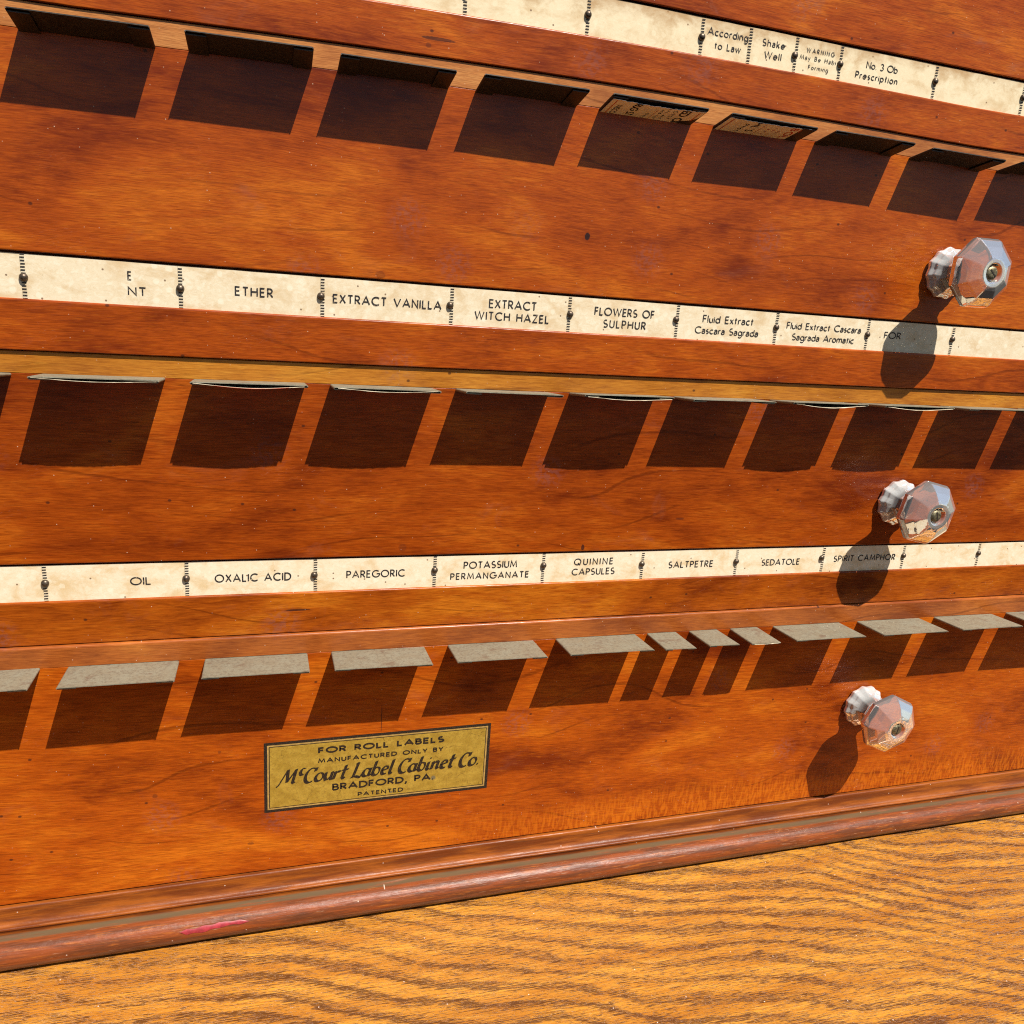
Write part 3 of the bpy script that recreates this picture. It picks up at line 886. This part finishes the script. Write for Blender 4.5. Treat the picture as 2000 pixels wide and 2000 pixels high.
# ---------------------------------------------------------------- glass knobs on the right of each drawer
def knob_mesh():
    pr = [(0.1, 10.9, 'b'), (1.0, 11.9, 'b'), (2.8, 12.0, 'b'), (4.2, 10.4, 'b'), (5.0, 10.2, 'b'), (6.6, 8.0, 'h'), (8.6, 7.0, 'h'), (11.0, 6.9, 'h'), (13.2, 8.8, 'h'),
          (16.6, 13.6, 'h'), (19.0, 15.8, 'h'), (21.2, 16.2, 'h'), (23.4, 15.2, 'h'), (26.2, 11.8, 'h'), (27.9, 8.2, 'h'), (28.5, 6.2, 'c'), (28.4, 4.2, 'c'), (26.6, 3.4, 'c')]
    n = 24
    mb = MB()
    vs = []
    for d, r, kind in pr:
        for q in range(n):
            a = 2 * math.pi * (q + 0.0) / n
            if kind == 'h':       # eight flats: three segments to a flat
                m = (a % (math.pi / 4)) - math.pi / 8
                k = math.cos(math.pi / 8) / math.cos(m)
            elif kind == 'b':     # fluted foot
                k = 1.0 if q % 2 == 0 else 0.925
            else:
                k = 1.0
            vs.append((r * k * math.cos(a), -d, r * k * math.sin(a)))
    fs = []
    for s_ in range(len(pr) - 1):
        for q in range(n):
            a, b = s_ * n + q, s_ * n + (q + 1) % n
            fs.append((a, b, b + n, a + n))
    fs.append(tuple(reversed(range(n))))
    fs.append(tuple((len(pr) - 1) * n + q for q in range(n)))
    mb.add(vs, [tuple(reversed(f)) for f in fs])
    return mb


def screw_mesh():
    mb = MB()
    n = 20
    pr = [(26.75, 0.0), (27.5, 0.0)]
    rings = [(26.68, 3.0), (27.3, 3.0), (27.8, 2.5), (28.0, 1.6)]
    vs = []
    for d, r in rings:
        vs += [(r * math.cos(2 * math.pi * q / n), -d, r * math.sin(2 * math.pi * q / n)) for q in range(n)]
    fs = []
    for s_ in range(3):
        for q in range(n):
            a, b = s_ * n + q, s_ * n + (q + 1) % n
            fs.append((a, a + n, b + n, b))
    fs.append(tuple(reversed(range(n)))); fs.append(tuple(3 * n + q for q in range(n)))
    mb.add(vs, fs)
    mb.box(-2.2, 2.2, -28.12, -28.03, -0.28, 0.28, 1)
    return mb

KN = [(1, 336.5, 53.5), (2, 335.5, -58.4), (3, 338.4, -172.5)]
knob0 = screw0 = None
for i, x, z in KN:
    if knob0 is None:
        knob0 = knob_mesh().build("glass_knob", M_GLASS, drawers[i], None); ko = knob0
        screw0 = screw_mesh().build("knob_screw", [M_SCREW, M_TIN_SHADE], drawers[i], 40); so = screw0
    else:
        ko = knob0.copy(); COL.objects.link(ko); so = screw0.copy(); COL.objects.link(so)
    for o in (ko, so):
        o.parent = drawers[i]
        o.location = (x * MM, ROWS[i]['dy'] * MM, z * MM)
    if not ko.modifiers:
        bv = ko.modifiers.new("soft_edges", 'BEVEL')
        bv.width = 1.0 * MM; bv.segments = 3; bv.limit_method = 'ANGLE'; bv.angle_limit = math.radians(12)
    ko.rotation_euler = (0, math.radians(9 + 13 * i), 0)
    so.rotation_euler = (0, math.radians(30 * i + 12), 0)

# ---------------------------------------------------------------- the maker's gilt transfer on the bottom drawer
pl = MB()
PLx0, PLx1, PLz0, PLz1 = 26.9, 128.4, -198.25, -163.65
y0 = ROWS[3]['dy']
def sheet(ins, lift, mi):
    y = y0 - lift
    n = 24
    xs = [PLx0 + ins + (PLx1 - PLx0 - 2 * ins) * k / n for k in range(n + 1)]
    vs, fs = [], []
    for k, x in enumerate(xs):
        vs += [(x, y, PLz0 + ins), (x, y, PLz1 - ins)]
    pl.add(vs, [(2 * k, 2 * k + 2, 2 * k + 3, 2 * k + 1) for k in range(n)], mi)
sheet(0.0, 0.05, 1); sheet(1.35, 0.08, 2); sheet(2.05, 0.11, 1); sheet(2.4, 0.14, 0)
flat = lambda u, v, l: (u, y0 - 0.17 - l, v)
put_strokes(pl, strokes('FOR ROLL LABELS', 49.7, 106.4, -171.3, 3.3, 0.26, wide=1.35), flat, 1)
put_strokes(pl, strokes('MANUFACTURED ONLY BY', 49.7, 106.2, -176.0, 2.4, 0.24, wide=1.2), flat, 1)
put_strokes(pl, strokes('BRADFORD, PA.', 56.0, 102.4, -190.6, 3.6, 0.23, wide=1.2), flat, 1)
put_strokes(pl, strokes('PATENTED', 67.4, 88.2, -195.0, 2.25, 0.23, wide=1.25), flat, 1)
# the big line: a slanted broad-nib hand, thick on the downstrokes
SC = {
 'M': (1.0, [[(-.22, -.18), (-.1, -.06), (.22, 1.0)], [(.22, 1.0), (.42, .12)], [(.42, .12), (.78, 1.0)], [(.78, 1.0), (.80, .1), (.92, .0)]]),
 'c2': (.36, [arc(.2, .78, .17, .24, 55, 300, 10)]),
 'C': (.66, [[(.62, .98), (.60, .72)], arc(.38, .45, .36, .52, 62, 305, 16)]),
 'o': (.52, [arc(.25, .27, .25, .30, 90, 450, 18)]),
 'u': (.54, [[(.02, .56), (.04, .2), (.14, .0), (.28, .04), (.46, .3)], [(.46, .58), (.46, .08), (.56, .0)]]),
 'r': (.40, [[(.02, .56), (.06, .44), (.04, 0)], [(.06, .34), (.22, .56), (.38, .5)]]),
 't': (.40, [[(.16, .95), (.12, .1), (.24, -.02), (.34, .08)], [(-.02, .6), (.38, .64)]]),
 'L': (.64, [[(.06, 1.02), (.22, .95)], [(.16, 1.0), (.10, .02)], [(-.04, -.02), (.24, .06), (.60, -.06), (.66, .16)]]),
 'a': (.56, [arc(.24, .26, .24, .29, 50, 410, 16), [(.46, .56), (.44, .1), (.56, .0)]]),
 'b': (.54, [[(.06, 1.02), (.04, .06)], arc(.26, .27, .23, .30, 180, 540, 16)]),
 'e': (.50, [[(.04, .26), (.44, .40)] + arc(.25, .29, .21, .30, 25, 310, 14)]),
 'l': (.24, [[(.06, 1.02), (.04, .12), (.14, -.02), (.24, .06)]]),
 'i': (.26, [[(.06, .56), (.04, .12), (.14, -.02), (.24, .08)], [(.08, .80), (.12, .88)]]),
 'n': (.58, [[(.02, .56), (.06, .46), (.04, 0)], [(.06, .32), (.26, .57), (.42, .5), (.42, .1), (.54, .0)]]),
 '.': (.14, [[(.02, .0), (.10, .08)]]),
 ' ': (.22, []),
}
seq = ['M', 'c2', 'C', 'o', 'u', 'r', 't', ' ', 'L', 'a', 'b', 'e', 'l', ' ', 'C', 'a', 'b', 'i', 'n', 'e', 't', ' ', 'C', 'o', '.']
cap = 6.9
x0, x1, zb = 33.6, 123.9, -184.7
adv = sum(SC[c][0] + 0.10 for c in seq)
kx = (x1 - x0) / (adv * cap)
px, li = x0, 0
nib = 0.20 * cap / 2
na = math.radians(28)
for ch in seq:
    w, ss = SC[ch]
    for s_ in ss:
        pts = []
        for (a, b), (c, d) in zip(s_[:-1], s_[1:]):
            for q in range(3):
                pts.append((a + (c - a) * q / 3, b + (d - b) * q / 3))
        pts.append(s_[-1])
        P3 = [(px + (a * kx + 0.30 * b) * cap, zb + b * cap) for a, b in pts]
        n = len(P3)
        L, R = ribbon(P3, 0.085 * cap)
        V = []
        lift = 0.0025 * li; li += 1
        for (lx, lz), (rx, rz), (cx, cz) in zip(L, R, P3):
            V.append((cx + nib * math.cos(na) + 0.5 * (lx - cx), cz + nib * math.sin(na) + 0.5 * (lz - cz)))
        V2 = [(cx - nib * math.cos(na) + 0.5 * (rx - cx), cz - nib * math.sin(na) + 0.5 * (rz - cz)) for (rx, rz), (cx, cz) in zip(R, P3)]
        vs = [flat(u, v, lift) for u, v in V] + [flat(u, v, lift) for u, v in V2]
        pl.add(vs, [(j, n + j, n + j + 1, j + 1) for j in range(n - 1)], 1)
        li += 1
        vs = [flat(u, v, lift + 0.0025) for u, v in L] + [flat(u, v, lift + 0.0025) for u, v in R]
        pl.add(vs, [(j, n + j, n + j + 1, j + 1) for j in range(n - 1)], 1)
    px += (w + 0.10) * kx * cap
plo = pl.build("maker_plate", [M_GILT, M_BLACKP, M_GILT2], drawers[3])
plo['label'] = "gilt maker plate with black border and black lettering"

# ---------------------------------------------------------------- paper labels pulled a little way out of the chutes
def curl_paper(i, x, w, d, dz, inset, sag, over, seed, skew=0.0):
    """a label that sags out of its chute in a shallow bow"""
    rr = random.Random(seed)
    mb = MB()
    n = 28
    rows = [2.0, -d * 0.4, -d * 0.75, -d - over]
    vs = []
    sb = ROWS[i]['sb'](x + w / 2)
    for back in (0, 1):
        for y in rows:
            for k in range(n + 1):
                t_ = k / n
                bow = math.sin(math.pi * min(1, max(0, t_ ** (1.0 + skew)))) ** 1.2
                fr = min(1.0, max(0.0, -y / d))
                yy = y + (rr.uniform(-.07, .07) if y == rows[-1] else 0)
                z = sb + dz * fr - TH + 0.38 - sag * bow * (0.25 + 0.75 * fr) + back * 0.14
                vs.append((x + inset + (w - 2 * inset) * t_, ROWS[i]['dy'] + yy, z))
    m = n + 1
    fs = []
    for s_ in range(3):
        for k in range(n):
            a = s_ * m + k
            fs.append((a, a + 1, a + m + 1, a + m))
            b = 4 * m + a
            fs.append((b, b + m, b + m + 1, b + 1))
    for k in range(n):
        a = 3 * m + k
        fs.append((a, a + 1, 4 * m + a + 1, 4 * m + a))
    mb.add(vs, fs, 0)
    return mb


def tag(o, label, cat, group=None):
    o['label'] = label; o['category'] = cat
    if group: o['group'] = group
    return o

GRP = "paper labels showing at the mouths of the tin chutes"
ROW2P = [(-47.0, 40.6, 0.9, 0.8, "cream paper label sagging from the chute above OIL at the left"),
         (3.2, 40.6, 1.2, 1.25, "paper label with a pinkish torn edge sagging from the chute above OXALIC ACID"),
         (53.2, 40.6, 1.4, 0.95, "cream paper label sagging from the chute above PAREGORIC"),
         (153.2, 40.4, 1.2, 0.95, "cream paper label sagging from the chute above QUININE CAPSULES"),
         (252.4, 39.6, 1.4, 1.35, "cream paper label bowing deepest from the chute above SEDATOLE"),
         (301.9, 40.4, 1.4, 1.1, "cream paper label sagging from the chute above SPIRIT CAMPHOR")]
for q, (x, w, ins, sag, lab) in enumerate(ROW2P):
    mb = curl_paper(2, x, w, D2, 1.5, ins, sag, 0.35, 40 + q, 0.0)
    mats = [M_CREAM]
    if q == 1:
        nf = len(mb.f)
        for fi in range(nf - 28, nf):
            if 4 < fi - (nf - 28) < 24: mb.m[fi] = 1
        mats = [M_CREAM, M_RED]
    tag(mb.build("paper_label", mats, None, 60), lab, "label", GRP)
mb = curl_paper(3, 249.2, 15.9, D3, 1.3, 0.8, 0.25, 0.3, 77)
tag(mb.build("paper_label", M_CREAM, None, 60), "thin cream paper edge in the rightmost of three narrow tin chutes", "label", GRP)


def printed_label(x, w, words, rules, seed, lab):
    """a printed label lying along the underside of a chute of the top row, its print facing down"""
    rr = random.Random(seed)
    i, d, dz = 1, D1, 2.6
    mb = MB()
    ins = 0.7
    sb = ROWS[i]['sb'](x + w / 2)
    def surf(u, s, low):     # u 0..1 across, s mm out from the panel
        z = sb + dz * s / d - TH - 0.10 - 0.35 * math.sin(math.pi * u) * min(1, s / 6.0)
        return (x + ins + (w - 2 * ins) * u, ROWS[i]['dy'] - s, z - low)
    n = 40
    torn = [rr.uniform(-.35, .35) for _ in range(n + 1)]
    rows = [0.05, 4.0, 8.0, 11.6, 12.3]
    vs = []
    for top in (0, 1):
        for ri, s_ in enumerate(rows):
            for k in range(n + 1):
                sv = s_ + (torn[k] if ri == 4 else (torn[k] * 0.7 if ri == 3 else 0))
                vs.append(surf(k / n, sv, 0.0 if top else 0.12))
    m = n + 1
    fs, mi = [], []
    for ri in range(4):
        for k in range(n):
            a = ri * m + k
            mb_f = (a, a + m, a + m + 1, a + 1)
            fs.append(mb_f); mi.append(1 if ri == 3 else 0)
            b = 5 * m + a
            fs.append((b, b + 1, b + m + 1, b + m)); mi.append(0)
    for k in range(n):
        a = 4 * m + k
        fs.append((a, 5 * m + a, 5 * m + a + 1, a + 1)); mi.append(1)
    for c in (0, n):
        for ri in range(4):
            a = ri * m + c
            fs.append((a, 5 * m + a, 5 * m + a + m, a + m)); mi.append(0)
    o0 = len(mb.v)
    mb.add(vs, fs, 0)
    mb.m[-len(fs):] = mi
    W = w - 2 * ins
    # text runs from the mouth back to the panel; across the label x is the line height
    for (tx, xc, s0, s1, capw, wt, col) in words:
        ss = strokes(tx, s0, s1, 0.0, capw, wt, track=0.1)
        put_strokes(mb, ss, lambda u, v, l: surf((xc + v) / W, 12.2 - u, 0.15 + l), col)
    for (xc, th, col, s0, s1) in rules:
        put_strokes(mb, [([(s0 + (s1 - s0) * q / 6, 0.0) for q in range(7)], th)], lambda u, v, l: surf((xc + v) / W, 12.2 - u, 0.15 + l), col)
    return tag(mb.build("paper_label", [M_ROLL, M_TORN, M_INK, M_RED, M_ORANGE], None, 60), lab, "label", GRP)

printed_label(154.8, 40.6,
              [('WISCO', 3.2, 3.4, 12.0, 2.5, 0.14, 2), ('RUG ST', 9.4, 0.0, 11.4, 3.3, 0.18, 2), ('D', 17.0, 6.8, 8.4, 1.5, 0.14, 2), ('istri', 17.0, 9.0, 12.0, 1.5, 0.14, 2), ('and for', 21.4, 1.6, 11.0, 1.6, 0.15, 2),
               ('tes and', 23.8, 0.4, 10.2, 1.5, 0.15, 2), ('ONLY', 26.6, 1.4, 9.4, 1.8, 0.16, 2), ('ED OI', 29.8, 0.2, 11.8, 3.9, 0.19, 2)],
              [(1.9, 0.45, 4, 0, 12.1), (20.2, 0.22, 4, 2.4, 12.1), (37.4, 0.5, 4, 0.6, 12.1)], 5,
              "printed label with WISCO and orange rules under a top row chute")
printed_label(205.4, 40.8,
              [("HL'S", 12.0, 0.0, 9.6, 3.4, 0.19, 2), ('Phon', 8.2, 2.6, 11.2, 2.3, 0.17, 2), ('rub is', 25.0, 3.0, 11.4, 1.5, 0.15, 3), ('for all', 22.4, 2.4, 11.6, 1.5, 0.15, 3), ('and', 19.8, 4.0, 10.4, 1.5, 0.15, 3),
               ('BOL', 29.2, 0.4, 11.4, 3.4, 0.19, 3), ('OUT', 33.6, 0.6, 11.4, 2.8, 0.18, 3)],
              [(2.0, 0.5, 3, 0, 12.1), (17.0, 0.25, 3, 0.4, 12.1), (38.2, 0.3, 3, 2.0, 12.1)], 6,
              "printed label with red lettering and red rules under a top row chute")
